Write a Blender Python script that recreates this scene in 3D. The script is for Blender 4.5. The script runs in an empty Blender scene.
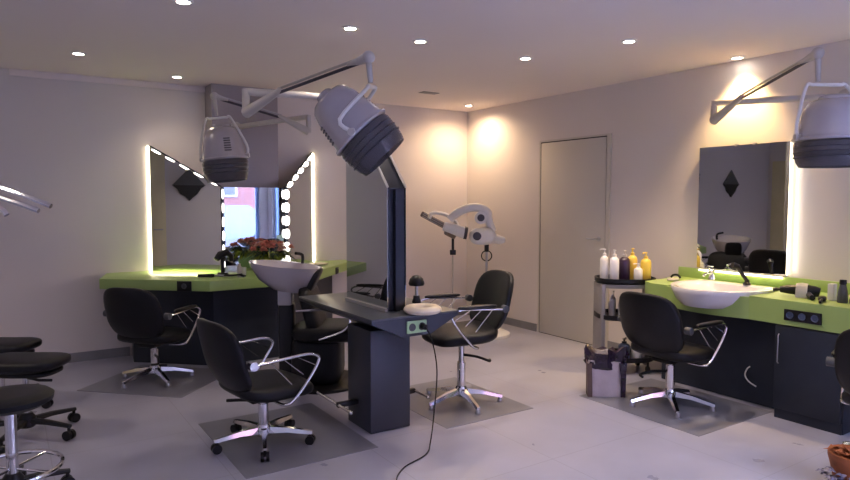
import bpy, bmesh, math, random
from mathutils import Vector, Matrix, noise
random.seed(7)
PI = math.pi
scene = bpy.context.scene
COL = scene.collection

# ------------------------------------------------------------------ materials
def mat(name, col, rough=.5, metal=0., emis=0., ecol=None, var=0., vscale=6., bump=0., bscale=60., coat=0., spec=.5, trans=0., alpha=1.):
    m = bpy.data.materials.new(name); m.use_nodes = True
    nt = m.node_tree; b = nt.nodes['Principled BSDF']
    c = (*col, 1.)
    b.inputs['Base Color'].default_value = c
    b.inputs['Roughness'].default_value = rough
    b.inputs['Metallic'].default_value = metal
    b.inputs['Specular IOR Level'].default_value = spec
    b.inputs['Coat Weight'].default_value = coat
    b.inputs['Transmission Weight'].default_value = trans
    b.inputs['Alpha'].default_value = alpha
    if emis:
        b.inputs['Emission Color'].default_value = (*(ecol or col), 1.)
        b.inputs['Emission Strength'].default_value = emis
    tc = nt.nodes.new('ShaderNodeTexCoord')
    if var > 0:
        n = nt.nodes.new('ShaderNodeTexNoise'); n.inputs['Scale'].default_value = vscale; n.inputs['Detail'].default_value = 4
        nt.links.new(tc.outputs['Object'], n.inputs['Vector'])
        r = nt.nodes.new('ShaderNodeValToRGB')
        r.color_ramp.elements[0].position = .3; r.color_ramp.elements[1].position = .7
        r.color_ramp.elements[0].color = tuple(x*(1-var) for x in col)+(1,)
        r.color_ramp.elements[1].color = tuple(min(1, x*(1+var)) for x in col)+(1,)
        nt.links.new(n.outputs['Fac'], r.inputs['Fac']); nt.links.new(r.outputs['Color'], b.inputs['Base Color'])
    if bump > 0:
        n = nt.nodes.new('ShaderNodeTexNoise'); n.inputs['Scale'].default_value = bscale; n.inputs['Detail'].default_value = 3
        nt.links.new(tc.outputs['Object'], n.inputs['Vector'])
        bp = nt.nodes.new('ShaderNodeBump'); bp.inputs['Strength'].default_value = bump; bp.inputs['Distance'].default_value = .01
        nt.links.new(n.outputs['Fac'], bp.inputs['Height']); nt.links.new(bp.outputs['Normal'], b.inputs['Normal'])
    return m

def floor_material():
    m = bpy.data.materials.new('grey_floor_tiles'); m.use_nodes = True
    nt = m.node_tree; b = nt.nodes['Principled BSDF']
    tc = nt.nodes.new('ShaderNodeTexCoord')
    br = nt.nodes.new('ShaderNodeTexBrick'); br.offset = 0.
    br.inputs['Scale'].default_value = 1.; br.inputs['Brick Width'].default_value = .8; br.inputs['Row Height'].default_value = .8
    br.inputs['Mortar Size'].default_value = .003; br.inputs['Mortar Smooth'].default_value = .2
    br.inputs['Color1'].default_value = (.45, .445, .545, 1); br.inputs['Color2'].default_value = (.437, .432, .53, 1)
    br.inputs['Mortar'].default_value = (.36, .355, .43, 1)
    n = nt.nodes.new('ShaderNodeTexNoise'); n.inputs['Scale'].default_value = 2.5; n.inputs['Detail'].default_value = 6
    mix = nt.nodes.new('ShaderNodeMix'); mix.data_type = 'RGBA'; mix.blend_type = 'MULTIPLY'; mix.inputs[0].default_value = .3
    nt.links.new(tc.outputs['Object'], br.inputs['Vector']); nt.links.new(tc.outputs['Object'], n.inputs['Vector'])
    nt.links.new(br.outputs['Color'], mix.inputs[6]); nt.links.new(n.outputs['Fac'], mix.inputs[7])
    nt.links.new(mix.outputs[2], b.inputs['Base Color'])
    mr = nt.nodes.new('ShaderNodeMapRange'); mr.inputs['To Min'].default_value = .22; mr.inputs['To Max'].default_value = .4
    nt.links.new(n.outputs['Fac'], mr.inputs['Value']); nt.links.new(mr.outputs['Result'], b.inputs['Roughness'])
    bp = nt.nodes.new('ShaderNodeBump'); bp.inputs['Strength'].default_value = .15; bp.inputs['Distance'].default_value = .001
    bp.invert = True
    nt.links.new(br.outputs['Fac'], bp.inputs['Height']); nt.links.new(bp.outputs['Normal'], b.inputs['Normal'])
    return m

def glass_material():
    m = bpy.data.materials.new('window_glass'); m.use_nodes = True
    nt = m.node_tree; nt.nodes.remove(nt.nodes['Principled BSDF']); out = nt.nodes['Material Output']
    t = nt.nodes.new('ShaderNodeBsdfTransparent'); t.inputs['Color'].default_value = (.95, .97, .97, 1)
    g = nt.nodes.new('ShaderNodeBsdfGlossy'); g.inputs['Roughness'].default_value = .02
    f = nt.nodes.new('ShaderNodeFresnel'); f.inputs['IOR'].default_value = 1.45
    mx = nt.nodes.new('ShaderNodeMixShader')
    nt.links.new(f.outputs[0], mx.inputs[0]); nt.links.new(t.outputs[0], mx.inputs[1]); nt.links.new(g.outputs[0], mx.inputs[2])
    nt.links.new(mx.outputs[0], out.inputs['Surface'])
    return m

def smoked_material(name, tint, fac, rough=.12):
    m = bpy.data.materials.new(name); m.use_nodes = True
    nt = m.node_tree; b = nt.nodes['Principled BSDF']; out = nt.nodes['Material Output']
    b.inputs['Base Color'].default_value = (*tint, 1); b.inputs['Roughness'].default_value = rough
    t = nt.nodes.new('ShaderNodeBsdfTransparent'); t.inputs['Color'].default_value = (.6, .58, .62, 1)
    mx = nt.nodes.new('ShaderNodeMixShader'); mx.inputs[0].default_value = fac
    nt.links.new(t.outputs[0], mx.inputs[1]); nt.links.new(b.outputs[0], mx.inputs[2]); nt.links.new(mx.outputs[0], out.inputs['Surface'])
    return m

def facade_material():
    m = bpy.data.materials.new('red_brick_facade'); m.use_nodes = True
    nt = m.node_tree; b = nt.nodes['Principled BSDF']
    tc = nt.nodes.new('ShaderNodeTexCoord'); mp = nt.nodes.new('ShaderNodeMapping'); mp.inputs['Rotation'].default_value = (PI/2, 0, 0)
    br = nt.nodes.new('ShaderNodeTexBrick'); br.inputs['Scale'].default_value = 4
    br.inputs['Color1'].default_value = (.15, .05, .045, 1); br.inputs['Color2'].default_value = (.13, .045, .04, 1); br.inputs['Mortar'].default_value = (.14, .10, .10, 1)
    nt.links.new(tc.outputs['Object'], mp.inputs['Vector']); nt.links.new(mp.outputs[0], br.inputs['Vector'])
    nt.links.new(br.outputs['Color'], b.inputs['Base Color']); b.inputs['Roughness'].default_value = .9
    return m

M = dict(
    floor=floor_material(), glass=glass_material(), brick=facade_material(),
    wall=mat('painted_wall', (.68, .62, .585), .85, var=.02, vscale=1.2, bump=.05, bscale=120),
    ceil=mat('painted_ceiling', (.80, .71, .67), .9, var=.02, vscale=.8),
    door=mat('beige_door_paint', (.56, .52, .46), .6, var=.02, vscale=1.),
    gap=mat('dark_gap', (.05, .045, .04), .9, var=.1),
    base=mat('grey_skirting', (.22, .215, .225), .5, var=.08),
    cream=mat('cream_panel', (.75, .66, .40), .5, var=.04),
    metalpanel=mat('satin_grey_panel', (.33, .29, .29), .38, metal=.15, var=.04, vscale=2),
    green=mat('lime_green_laminate', (.33, .46, .14), .35, var=.05, vscale=3),
    greenpale=mat('pale_green_socket_plastic', (.42, .62, .33), .4, var=.04),
    dark=mat('anthracite_laminate', (.020, .025, .038), .42, var=.12, vscale=5, spec=.35),
    post=mat('island_anthracite', (.034, .037, .053), .4, var=.1, vscale=5),
    darktop=mat('anthracite_table_top', (.075, .082, .09), .3, var=.1, vscale=5),
    darkframe=mat('dark_mirror_frame', (.022, .025, .035), .25, var=.1),
    alu=mat('pale_mirror_edge', (.62, .60, .58), .3, metal=.6, var=.05),
    mirror=mat('mirror_glass', (.60, .62, .62), .015, metal=1., var=.005),
    led=mat('led_warm_strip', (1, .9, .7), .5, emis=4., ecol=(1, .86, .60), var=.01),
    bulb=mat('white_mirror_lamp', (1, .95, .88), .5, emis=3.5, ecol=(1, .93, .84), var=.01),
    spotdisc=mat('lamp_diffuser', (1, .95, .85), .5, emis=25., ecol=(1, .90, .78), var=.01),
    black=mat('black_leatherette', (.006, .006, .008), .45, var=.2, bump=.15, bscale=180, spec=.3),
    blackpl=mat('black_plastic', (.008, .008, .010), .4, var=.15, spec=.35),
    chrome=mat('chrome', (.72, .71, .73), .13, metal=1., var=.03),
    steel=mat('brushed_steel', (.5, .49, .5), .28, metal=1., var=.06),
    white=mat('white_plastic', (.76, .74, .70), .35, var=.03),
    offwhite=mat('off_white_plastic', (.52, .48, .44), .45, var=.04),
    cer=mat('white_ceramic', (.80, .78, .80), .12, coat=.4, var=.01),
    greycer=mat('lilac_grey_ceramic', (.50, .46, .49), .15, coat=.4, var=.02),
    shell=mat('silver_lilac_hood_plastic', (.52, .49, .52), .25, metal=.35, var=.06, vscale=8),
    visor=smoked_material('smoked_visor', (.15, .14, .155), .6),
    grille=mat('dark_grille', (.05, .045, .06), .5, var=.2),
    brown=mat('brown_grey_louvre', (.22, .17, .13), .5, var=.1),
    yel=mat('yellow_lotion', (.78, .55, .08), .35, var=.05),
    purple=mat('dark_purple_bottle', (.035, .015, .045), .3, var=.1),
    kraft=mat('pale_pinkish_paper', (.52, .46, .50), .75, var=.08, vscale=10, bump=.3, bscale=30),
    liner=mat('black_purple_bin_liner', (.022, .012, .035), .2, var=.5, vscale=25, bump=.8, bscale=40),
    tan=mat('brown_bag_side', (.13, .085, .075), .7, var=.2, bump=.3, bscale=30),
    petal=mat('coral_petals', (.72, .27, .20), .6, var=.35, vscale=30),
    petal2=mat('dusty_orange_petals', (.70, .40, .28), .6, var=.3, vscale=30),
    leaf=mat('lime_leaves', (.35, .42, .04), .5, var=.3, vscale=20),
    dleaf=mat('dark_leaves', (.03, .06, .02), .5, var=.3, vscale=20),
    sleaf=mat('silver_dark_leaves', (.16, .15, .22), .4, var=.7, vscale=50),
    terra=mat('terracotta_orange', (.30, .085, .025), .6, var=.35, vscale=15),
    darkgrey=mat('dark_grey_plastic', (.07, .072, .08), .45, var=.1),
    trolley=mat('grey_trolley_metal', (.26, .25, .255), .4, metal=.3, var=.06),
    diamond=mat('diamond_upper_grey', (.09, .095, .10), .3, var=.2),
    diamondb=mat('diamond_lower_black', (.008, .008, .008), .4, var=.2),
    ring=mat('cream_ring_plastic', (.86, .74, .55), .35, var=.03),
    asphalt=mat('asphalt', (.07, .07, .08), .9, var=.15, vscale=4),
    plinth=mat('white_plinth', (.26, .27, .28), .8, var=.03),
    bluepl=mat('blue_painted_frame', (.22, .32, .55), .5, var=.04),
    blueish=mat('dark_blue_plastic', (.05, .07, .13), .4, var=.1),
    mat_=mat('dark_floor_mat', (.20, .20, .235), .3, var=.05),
    carp=mat('dark_car_paint', (.05, .07, .13), .2, coat=.5, var=.05),
    tyre=mat('tyre_rubber', (.02, .02, .02), .8, var=.1),
)

# ------------------------------------------------------------------ geometry
def catmull(pts, n=6, closed=False):
    P = [Vector(p) for p in pts]; out = []
    N = len(P)
    rng = range(N) if closed else range(N-1)
    for i in rng:
        if closed: a, b, c, d = P[(i-1) % N], P[i], P[(i+1) % N], P[(i+2) % N]
        else: a, b, c, d = P[max(i-1, 0)], P[i], P[i+1], P[min(i+2, N-1)]
        for k in range(n):
            t = k/n
            out.append(.5*((2*b)+(-a+c)*t+(2*a-5*b+4*c-d)*t*t+(-a+3*b-3*c+d)*t**3))
    if not closed: out.append(P[-1])
    return out

class MB:
    def __init__(s): s.bm = bmesh.new()
    def _xf(s, verts, m):
        if m is not None:
            for v in verts: v.co = m @ v.co
    def box(s, c, d, bev=0., m=None, seg=2):
        r = bmesh.ops.create_cube(s.bm, size=1.)
        vs = r['verts']
        for v in vs: v.co = Vector((v.co.x*d[0]+c[0], v.co.y*d[1]+c[1], v.co.z*d[2]+c[2]))
        if bev > 0:
            es = list({e for v in vs for e in v.link_edges})
            rb = bmesh.ops.bevel(s.bm, geom=es, offset=min(bev, min(d)*.49), segments=seg, affect='EDGES', profile=.5)
            vs = list({v for f in rb['faces'] for v in f.verts} | {v for v in vs if v.is_valid})
        s._xf(vs, m); return s
    def bx(s, a, b, bev=0., m=None):
        return s.box([(a[i]+b[i])/2 for i in range(3)], [abs(b[i]-a[i]) for i in range(3)], bev, m)
    def loft(s, rings, close=True, cap=True):
        vr = [[s.bm.verts.new(p) for p in r] for r in rings]
        n = len(vr[0])
        for i in range(len(vr)-1):
            for k in range(n if close else n-1):
                k2 = (k+1) % n
                try: s.bm.faces.new((vr[i][k], vr[i][k2], vr[i+1][k2], vr[i+1][k]))
                except ValueError: pass
        if cap:
            for r in (list(reversed(vr[0])), vr[-1]):
                try: s.bm.faces.new(r)
                except ValueError: pass
        return vr
    def tube(s, pts, r, seg=10, closed=False, flat=None):
        P = [Vector(p) for p in pts]; N = len(P); rings = []
        up = Vector((0, 0, 1)); prev = None
        for i in range(N):
            if closed: t = P[(i+1) % N]-P[i-1]
            else: t = P[min(i+1, N-1)]-P[max(i-1, 0)]
            if t.length < 1e-9: t = Vector((0, 0, 1))
            t.normalize()
            if prev is None:
                a = up if abs(t.dot(up)) < .95 else Vector((1, 0, 0))
                x = t.cross(a).normalized()
            else:
                x = (prev-t*prev.dot(t))
                x = x.normalized() if x.length > 1e-6 else t.orthogonal().normalized()
            prev = x; y = t.cross(x)
            rr = r[i] if isinstance(r, (list, tuple)) else r
            f = flat or 1.
            rings.append([P[i]+x*math.cos(2*PI*k/seg)*rr+y*math.sin(2*PI*k/seg)*rr*f for k in range(seg)])
        if closed:
            rings.append(rings[0])
            s.loft(rings, cap=False)
        else: s.loft(rings)
        return s
    def cyl(s, a, b, r, r2=None, seg=20): return s.tube([a, b], [r, r if r2 is None else r2], seg)
    def lathe(s, prof, c=(0, 0, 0), seg=28, m=None, sx=1., sy=1.):
        rings = []
        for (r, z) in prof:
            ring = []
            for k in range(seg):
                a = 2*PI*k/seg
                p = Vector((max(r, 1e-4)*math.cos(a)*sx, max(r, 1e-4)*math.sin(a)*sy, z))
                if m is not None: p = m @ p
                ring.append(p+Vector(c))
            rings.append(ring)
        s.loft(rings); return s
    def pad(s, c, d, p=4., n=8, fn=None, m=None):
        """rounded cushion: superellipsoid of full size d"""
        bm2 = bmesh.new(); bmesh.ops.create_cube(bm2, size=2.)
        bmesh.ops.subdivide_edges(bm2, edges=bm2.edges[:], cuts=n, use_grid_fill=True)
        mp = {}
        for v in bm2.verts:
            q = v.co
            L = (abs(q.x)**p+abs(q.y)**p+abs(q.z)**p)**(1/p)
            w = Vector((q.x/L*d[0]/2, q.y/L*d[1]/2, q.z/L*d[2]/2))
            if fn: w = fn(w)
            w = w+Vector(c)
            if m is not None: w = m @ w
            mp[v] = s.bm.verts.new(w)
        for f in bm2.faces: s.bm.faces.new([mp[v] for v in f.verts])
        bm2.free(); return s
    def sph(s, c, r, seg=14, sc=(1, 1, 1)):
        prof = [(math.sin(PI*i/10)*r, -math.cos(PI*i/10)*r*sc[2]) for i in range(11)]
        return s.lathe(prof, c, seg, sx=sc[0], sy=sc[1])
    def prism(s, poly, z0, z1, bev=0., m=None):
        lo = [s.bm.verts.new((x, y, z0)) for x, y in poly]; hi = [s.bm.verts.new((x, y, z1)) for x, y in poly]
        n = len(poly); fs = [s.bm.faces.new(list(reversed(lo))), s.bm.faces.new(hi)]
        for k in range(n): fs.append(s.bm.faces.new((lo[k], lo[(k+1) % n], hi[(k+1) % n], hi[k])))
        vs = lo+hi
        if bev:
            es = list({e for v in vs for e in v.link_edges})
            rb = bmesh.ops.bevel(s.bm, geom=es, offset=bev, segments=2, affect='EDGES', profile=.5)
            vs = list({v for f in rb['faces'] for v in f.verts} | {v for v in vs if v.is_valid})
        s._xf(vs, m); return s
    def slab(s, pts, off):
        """thick sheet from planar outline pts, extruded by vector off"""
        off = Vector(off)
        a = [s.bm.verts.new(Vector(p)) for p in pts]; b = [s.bm.verts.new(Vector(p)+off) for p in pts]
        n = len(pts); s.bm.faces.new(a); s.bm.faces.new(list(reversed(b)))
        for k in range(n): s.bm.faces.new((a[k], b[k], b[(k+1) % n], a[(k+1) % n]))
        return s
    def leaf(s, base, d, L, W, droop=.3):
        d = Vector(d).normalized(); sd = d.cross(Vector((0, 0, 1)))
        sd = sd.normalized() if sd.length > .1 else Vector((1, 0, 0))
        b = Vector(base); up = sd.cross(d)
        mid = b+d*L*.5+up*L*.06; tip = b+d*L-Vector((0, 0, L*droop))
        v = [s.bm.verts.new(q) for q in (b, mid-sd*W/2, tip, mid+sd*W/2, mid-up*W*.18)]
        s.bm.faces.new((v[0], v[1], v[4])); s.bm.faces.new((v[1], v[2], v[4]))
        s.bm.faces.new((v[2], v[3], v[4])); s.bm.faces.new((v[3], v[0], v[4])); return s

def obj(name, mb, material, parent=None, label=None, loc=None, ang=40):
    bmesh.ops.recalc_face_normals(mb.bm, faces=mb.bm.faces[:])
    me = bpy.data.meshes.new(name); mb.bm.to_mesh(me); mb.bm.free()
    for p in me.polygons: p.use_smooth = True
    me.set_sharp_from_angle(angle=math.radians(ang))
    me.materials.append(M[material])
    o = bpy.data.objects.new(name, me); COL.objects.link(o)
    if parent is not None: o.parent = parent
    if label: o['label'] = label
    if loc: o.location = loc
    return o
def struct(name, mb, material, parent=None):
    o = obj(name, mb, material, parent)
    if parent is None: o['kind'] = 'structure'
    return o
def tag(o, label, cat, group=None):
    o['label'] = label; o['category'] = cat
    if group: o['group'] = group
    return o
def thing(name, label, cat, loc=(0, 0, 0), rz=0., group=None):
    o = bpy.data.objects.new(name, None); COL.objects.link(o); o.empty_display_size = .1
    o.location = loc; o.rotation_euler = (0, 0, rz)
    return tag(o, label, cat, group)
def dup(root, loc, rz, label):
    r = root.copy(); COL.objects.link(r); r.location = loc; r.rotation_euler = (0, 0, rz); r['label'] = label
    for ch in list(root.children):
        c = ch.copy(); COL.objects.link(c); c.parent = r
        for g in list(ch.children):
            d = g.copy(); COL.objects.link(d); d.parent = c
    return r
R = math.radians

# ------------------------------------------------------------------ room shell
X0, Y0, H = -7.2, -8.5, 2.6
struct('floor', MB().bx((X0-.2, Y0-.2, -.12), (.2, .2, 0)), 'floor')
struct('ceiling', MB().bx((X0-.2, Y0-.2, H), (.2, .2, H+.12)), 'ceil')
struct('wall_back', MB().bx((X0-.2, 0, 0), (.2, .2, H)), 'wall')
VY0, VY1 = -8.25, -6.55
w = MB()
w.bx((0, Y0-.2, 0), (.2, VY0, H)); w.bx((0, VY1, 0), (.2, 0, H)); w.bx((0, VY0, 0), (.2, VY1, .12)); w.bx((0, VY0, 2.35), (.2, VY1, H))
struct('wall_right', w, 'wall')
struct('wall_left', MB().bx((X0-.2, Y0-.2, 0), (X0, 0, H)), 'wall')
WX0, WX1, WZ0, WZ1 = -3.3, -.2, .12, 2.35
w = MB()
w.bx((X0, Y0-.2, 0), (WX0, Y0, H)); w.bx((WX1, Y0-.2, 0), (0, Y0, H))
w.bx((WX0, Y0-.2, WZ1), (WX1, Y0, H)); w.bx((WX0, Y0-.2, 0), (WX1, Y0, WZ0))
struct('wall_front', w, 'wall')
wf = MB()
for x in (WX0+.03, -2.3, -1.5, WX1-.03): wf.bx((x-.03, Y0-.14, WZ0), (x+.03, Y0-.06, WZ1))
wf.bx((WX0, Y0-.14, WZ0), (WX1, Y0-.06, WZ0+.06)); wf.bx((WX0, Y0-.14, WZ1-.06), (WX1, Y0-.06, WZ1))
win = struct('window_1', wf, 'bluepl')
obj('window_glass', MB().bx((WX0+.05, Y0-.105, WZ0+.05), (WX1-.05, Y0-.095, WZ1-.05)), 'glass', win)

wf = MB()
for y in (VY0+.03, -7.4, VY1-.03): wf.bx((.06, y-.03, .12), (.14, y+.03, 2.35))
wf.bx((.06, VY0, .12), (.14, VY1, .18)); wf.bx((.06, VY0, 2.29), (.14, VY1, 2.35))
win2 = struct('window_2', wf, 'bluepl')  # unseen window, added to bring daylight in from the right
obj('window_glass', MB().bx((.095, VY0+.05, .17), (.105, VY1-.05, 2.3)), 'glass', win2)

struct('baseboard_back', MB().bx((X0, -.014, 0), (-4.02, 0, .085)), 'base')
struct('baseboard_back_corner', MB().bx((-1.68, -.014, 0), (0, 0, .085)), 'base')
struct('baseboard_right', MB().bx((-.014, -1.31, 0), (0, 0, .085)), 'base')
struct('baseboard_right_front', MB().bx((-.014, -3.1, 0), (0, -2.33, .085)), 'base')
struct('baseboard_left', MB().bx((X0, Y0, 0), (X0+.014, -1.0, .085)), 'base')
# flush door in the right wall
d = struct('door_1', MB().bx((-.012, -2.275, .008), (0, -1.365, 2.1), .002), 'door')
obj('door_gap', MB().bx((-.004, -2.285, 0), (0, -1.352, 2.112)), 'gap', d)
obj('door_casing', MB().bx((-.018, -2.335, 0), (0, -2.287, 2.13), .003).bx((-.009, -1.351, 0), (0, -1.335, 2.13)).bx((-.009, -2.29, 2.112), (0, -1.335, 2.13)), 'door', d)
hd = MB(); hd.cyl((-.012, -2.2, 1.09), (-.02, -2.2, 1.09), .024); hd.tube(catmull([(-.015, -2.2, 1.09), (-.05, -2.2, 1.09), (-.06, -2.18, 1.09), (-.06, -2.08, 1.09)], 4), .008)
obj('door_handle', hd, 'steel', d, 'slim metal lever handle')
# cream door in the left wall (seen in the mirror)
d2 = struct('door_2', MB().bx((X0, -.86, .005), (X0+.03, -.08, 2.2), .004), 'cream')
obj('door_handle', MB().cyl((X0+.03, -.8, 1.05), (X0+.07, -.8, 1.05), .01).cyl((X0+.07, -.8, 1.05), (X0+.07, -.68, 1.05), .009), 'steel', d2)
# pillar above the centre mirror
struct('wall_pillar', MB().bx((-3.27, -.25, 0), (-2.61, -.004, H)), 'metalpanel')
struct('trim_1', MB().bx((-4.9, -.025, 2.545), (-3.27, 0, H), .004), 'ceil')

# ------------------------------------------------------------------ outside
struct('ground', MB().bx((-22, -34, -.35), (18, Y0-.2, -.1)), 'asphalt')
b = thing('brick_building', 'red brick building with white plinth across the street, seen in the centre mirror', 'building', (0, -20, -.1))
obj('wall', MB().bx((-16, -3, .75), (16, 0, 7)), 'brick', b)
obj('plinth', MB().bx((-16, -3, 0), (16, .06, .75)), 'plinth', b)
for x in (-12, -8.4, -4.8, -1.4, 2.0, 5.4, 8.8):
    wd = obj('window', MB().bx((x-.8, -.03, 1.7), (x+.8, .05, 3.2)), 'plinth', b)
    obj('pane', MB().bx((x-.72, .05, 1.78), (x-.04, .06, 3.12)).bx((x+.04, .05, 1.78), (x+.72, .06, 3.12)), 'darkframe', wd)
car = thing('car', 'dark blue parked car on the street, seen in the centre mirror', 'car', (.6, -15, -.1))
pr_ = [(-2, .35), (-2, .8), (-1.3, .9), (-.8, 1.4), (.8, 1.42), (1.4, .95), (2, .85), (2.05, .35)]
obj('body', MB().slab([(x, -.8, z) for x, z in pr_], (0, 1.6, 0)), 'carp', car)
for x in (-1.25, 1.25):
    for y in (-.78, .78): obj('wheel', MB().cyl((x, y-.1, .32), (x, y+.1, .32), .32, seg=24), 'tyre', car)

# ------------------------------------------------------------------ ceiling lamps
LP = [(-4.09, -2.76, 'ceiling spotlight nearest the top edge left of the centre hood dryer', 'c'),
      (-4.46, -.98, 'leftmost ceiling spotlight above the bare stretch of wall', 'c'),
      (-3.62, -.42, 'ceiling spotlight just left of the grey pillar', 'c'),
      (-3.05, -2.77, 'ceiling spotlight just left of the centre dryer arm elbow', 'c'),
      (-2.48, -2.73, 'ceiling spotlight just right of the centre dryer arm elbow', 'c'),
      (-1.49, -2.73, 'ceiling spotlight in line with the left edge of the door', 'c'),
      (-1.25, -3.54, 'ceiling spotlight to the right of the door, out over the room', 'c'),
      (-.32, -.45, 'ceiling spotlight in the far corner of the room', 'w'),
      (-6.2, -1.7, 'added ceiling spotlight over the far left part of the room, outside the frame', 'c'),  # this lamp and the two below are unseen, added for brightness
      (-6.1, -4.2, 'added ceiling spotlight over the left side of the room, outside the frame', 'c'),
      (-2.2, -5.2, 'added ceiling spotlight over the front right of the room, outside the frame', 'c'),
      (-.11, -3.66, 'ceiling spotlight washing the wall above the right mirror', 'y')]
lamp0 = None
for (x, y, lb, k) in LP:
    if lamp0 is None:
        lamp0 = thing('ceiling_light', lb, 'ceiling light', (x, y, H), 0, 'round ceiling spotlights')
        obj('trim_ring', MB().lathe([(.036, -.001), (.038, -.008), (.055, -.006), (.058, 0), (.036, 0)], seg=28), 'white', lamp0)
        obj('diffuser', MB().lathe([(.0, -.004), (.037, -.004), (.037, 0), (0, 0)], seg=24), 'spotdisc', lamp0)
        t = lamp0
    else: t = dup(lamp0, (x, y, H), 0, lb)
    L = bpy.data.lights.new('spot', 'SPOT')
    L.spot_size = R({'c': 115, 'w': 165, 'y': 96}[k]); L.spot_blend = .8; L.shadow_soft_size = .04
    L.color = {'c': (1, .84, .72) if x < -2 else (1, .78, .62), 'w': (1, .70, .42), 'y': (1, .66, .28)}[k]
    L.energy = {'c': ((26 if y > -2 else 12) if x < -5 else 2.5 if x < -4 else 7) if x < -3.3 else (35 if x > -2.3 else 15), 'w': 32, 'y': 70}[k]
    lo = bpy.data.objects.new('spot_light', L); COL.objects.link(lo); lo.location = (x, y, H-.02)
vt = obj('ceiling_vent', MB().bx((-1.32, -1.0, H-.006), (-1.12, -.9, H), .002), 'base')
tag(vt, 'small flat grey vent plate on the ceiling near the back wall', 'vent')

# ------------------------------------------------------------------ left corner unit: angled mirrors on the wall
PA, PB, PC, PD = Vector((-3.79, -.005, 0)), Vector((-3.27, -.52, 0)), Vector((-2.65, -.52, 0)), Vector((-2.15, -.005, 0))
ZB = .802
# boxed-out carcass behind the mirrors: three panels (structure)
tw = Vector((0, .0, 0))
def quad_wall(name, a, b, za, zb, material, n, th=.02):
    pts = [(a.x, a.y, 0), (b.x, b.y, 0), (b.x, b.y, zb), (a.x, a.y, za)]
    return struct(name, MB().slab(pts, n*-th), material)
nL = Vector((-.707, -.707, 0)); nC = Vector((0, -1, 0)); nR = Vector((.707, -.707, 0))
def mirror(name, label, a, b, za, zb, n, gap=.03, bottom=ZB):
    t = thing(name, label, 'mirror', ((a.x+b.x)/2, (a.y+b.y)/2, bottom))
    o = Vector(t.location)
    def P(p, z, k): q = p+n*k; return Vector((q.x, q.y, z))-o
    obj('backing', MB().slab([P(a, bottom, 0), P(b, bottom, 0), P(b, zb-.005, 0), P(a, za-.005, 0)], n*.012), 'darkframe', t)
    obj('mirror_glass', MB().slab([P(a, bottom, .013), P(b, bottom, .013), P(b, zb, .013), P(a, za, .013)], n*.005), 'mirror', t)
    return t, P
quad_wall('wall_carcass_left', PA, PB, 1.97, 1.58, 'wall', nL)
quad_wall('wall_carcass_centre', PB, PC, 1.58, 1.58, 'wall', nC)
quad_wall('wall_carcass_right', PC, PD, 1.58, 1.97, 'wall', nR)
def capsules(t, P0, P1, n, count, L, W, nrm, name='lamp'):
    P0 = Vector(P0); P1 = Vector(P1); d = (P1-P0)
    for k in range(count):
        c = P0+d*((k+.5)/count); dd = d.normalized()
        pts = [c-dd*L/2, c-dd*L*.42, c-dd*L*.2, c+dd*L*.2, c+dd*L*.42, c+dd*L/2]
        obj(name, MB().tube(pts, [W*.25, W*.7, W, W, W*.7, W*.25], 10), 'bulb', t)
tL, P = mirror('wall_mirror', 'left angled wall mirror with slanted top above lime counter', PA, PB, 1.99, 1.6, nL)
obj('led_strip', MB().tube([P(PA, ZB, .0)+Vector((-.022, -.004, 0)), P(PA, 1.99, 0)+Vector((-.022, -.004, 0))], .013, 8), 'led', tL, 'glowing strip down the outer edge')
obj('top_rail', MB().tube([P(PA, 1.995, .01), P(PB, 1.605, .01)], .009, 6), 'darkframe', tL)
capsules(tL, P(PA, 1.975, .026), P(PB, 1.6, .026), nL, 5, .10, .007, nL)
tC, P = mirror('wall_mirror', 'centre mirror reflecting the street window, between lamp columns', PB+Vector((.0, -.002, 0)), PC+Vector((0, -.002, 0)), 1.6, 1.6, nC)
q = P(PB, ZB, .035); q2 = P(PB, 1.6, .035)
obj('lamp_rail', MB().box((q+q2)/2+Vector((.0, 0, 0)), (.022, .012, 1.6-ZB)), 'darkframe', tC)
capsules(tC, q+Vector((0, -.008, .02)), q2+Vector((0, -.008, 0)), nC, 6, .09, .009, nC)
q = P(PC, ZB, .035); q2 = P(PC, 1.6, .035)
obj('lamp_rail', MB().box((q+q2)/2, (.03, .012, 1.6-ZB)), 'darkframe', tC)
capsules(tC, q+Vector((0, -.012, .02)), q2+Vector((0, -.012, 0)), nC, 6, .095, .028, nC)
tR, P = mirror('wall_mirror', 'narrow-looking right angled mirror with slanted row of bulbs on top', PC, PD, 1.6, 1.99, nR)
obj('led_strip', MB().tube([P(PD, ZB, 0)+Vector((.022, -.006, 0)), P(PD, 1.99, 0)+Vector((.022, -.006, 0))], .013, 8), 'led', tR, 'glowing strip down the outer edge')
obj('top_rail', MB().tube([P(PC, 1.605, .01), P(PD, 1.995, .01)], .010, 6), 'darkframe', tR)
capsules(tR, P(PC, 1.6, .03), P(PD, 1.97, .03), nR, 5, .085, .022, nR)
def strip_light(name, loc, size, sx, n, energy, color):  # invisible area light added near a mirror, separate from the strip meshes
    L = bpy.data.lights.new(name, 'AREA'); L.shape = 'RECTANGLE'; L.size = sx; L.size_y = size; L.energy = energy; L.color = color
    o = bpy.data.objects.new(name, L); COL.objects.link(o); o.location = loc
    o.rotation_euler = Vector(n).to_track_quat('-Z', 'Y').to_euler(); return o
# LED strips graze the wall beside each mirror

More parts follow.
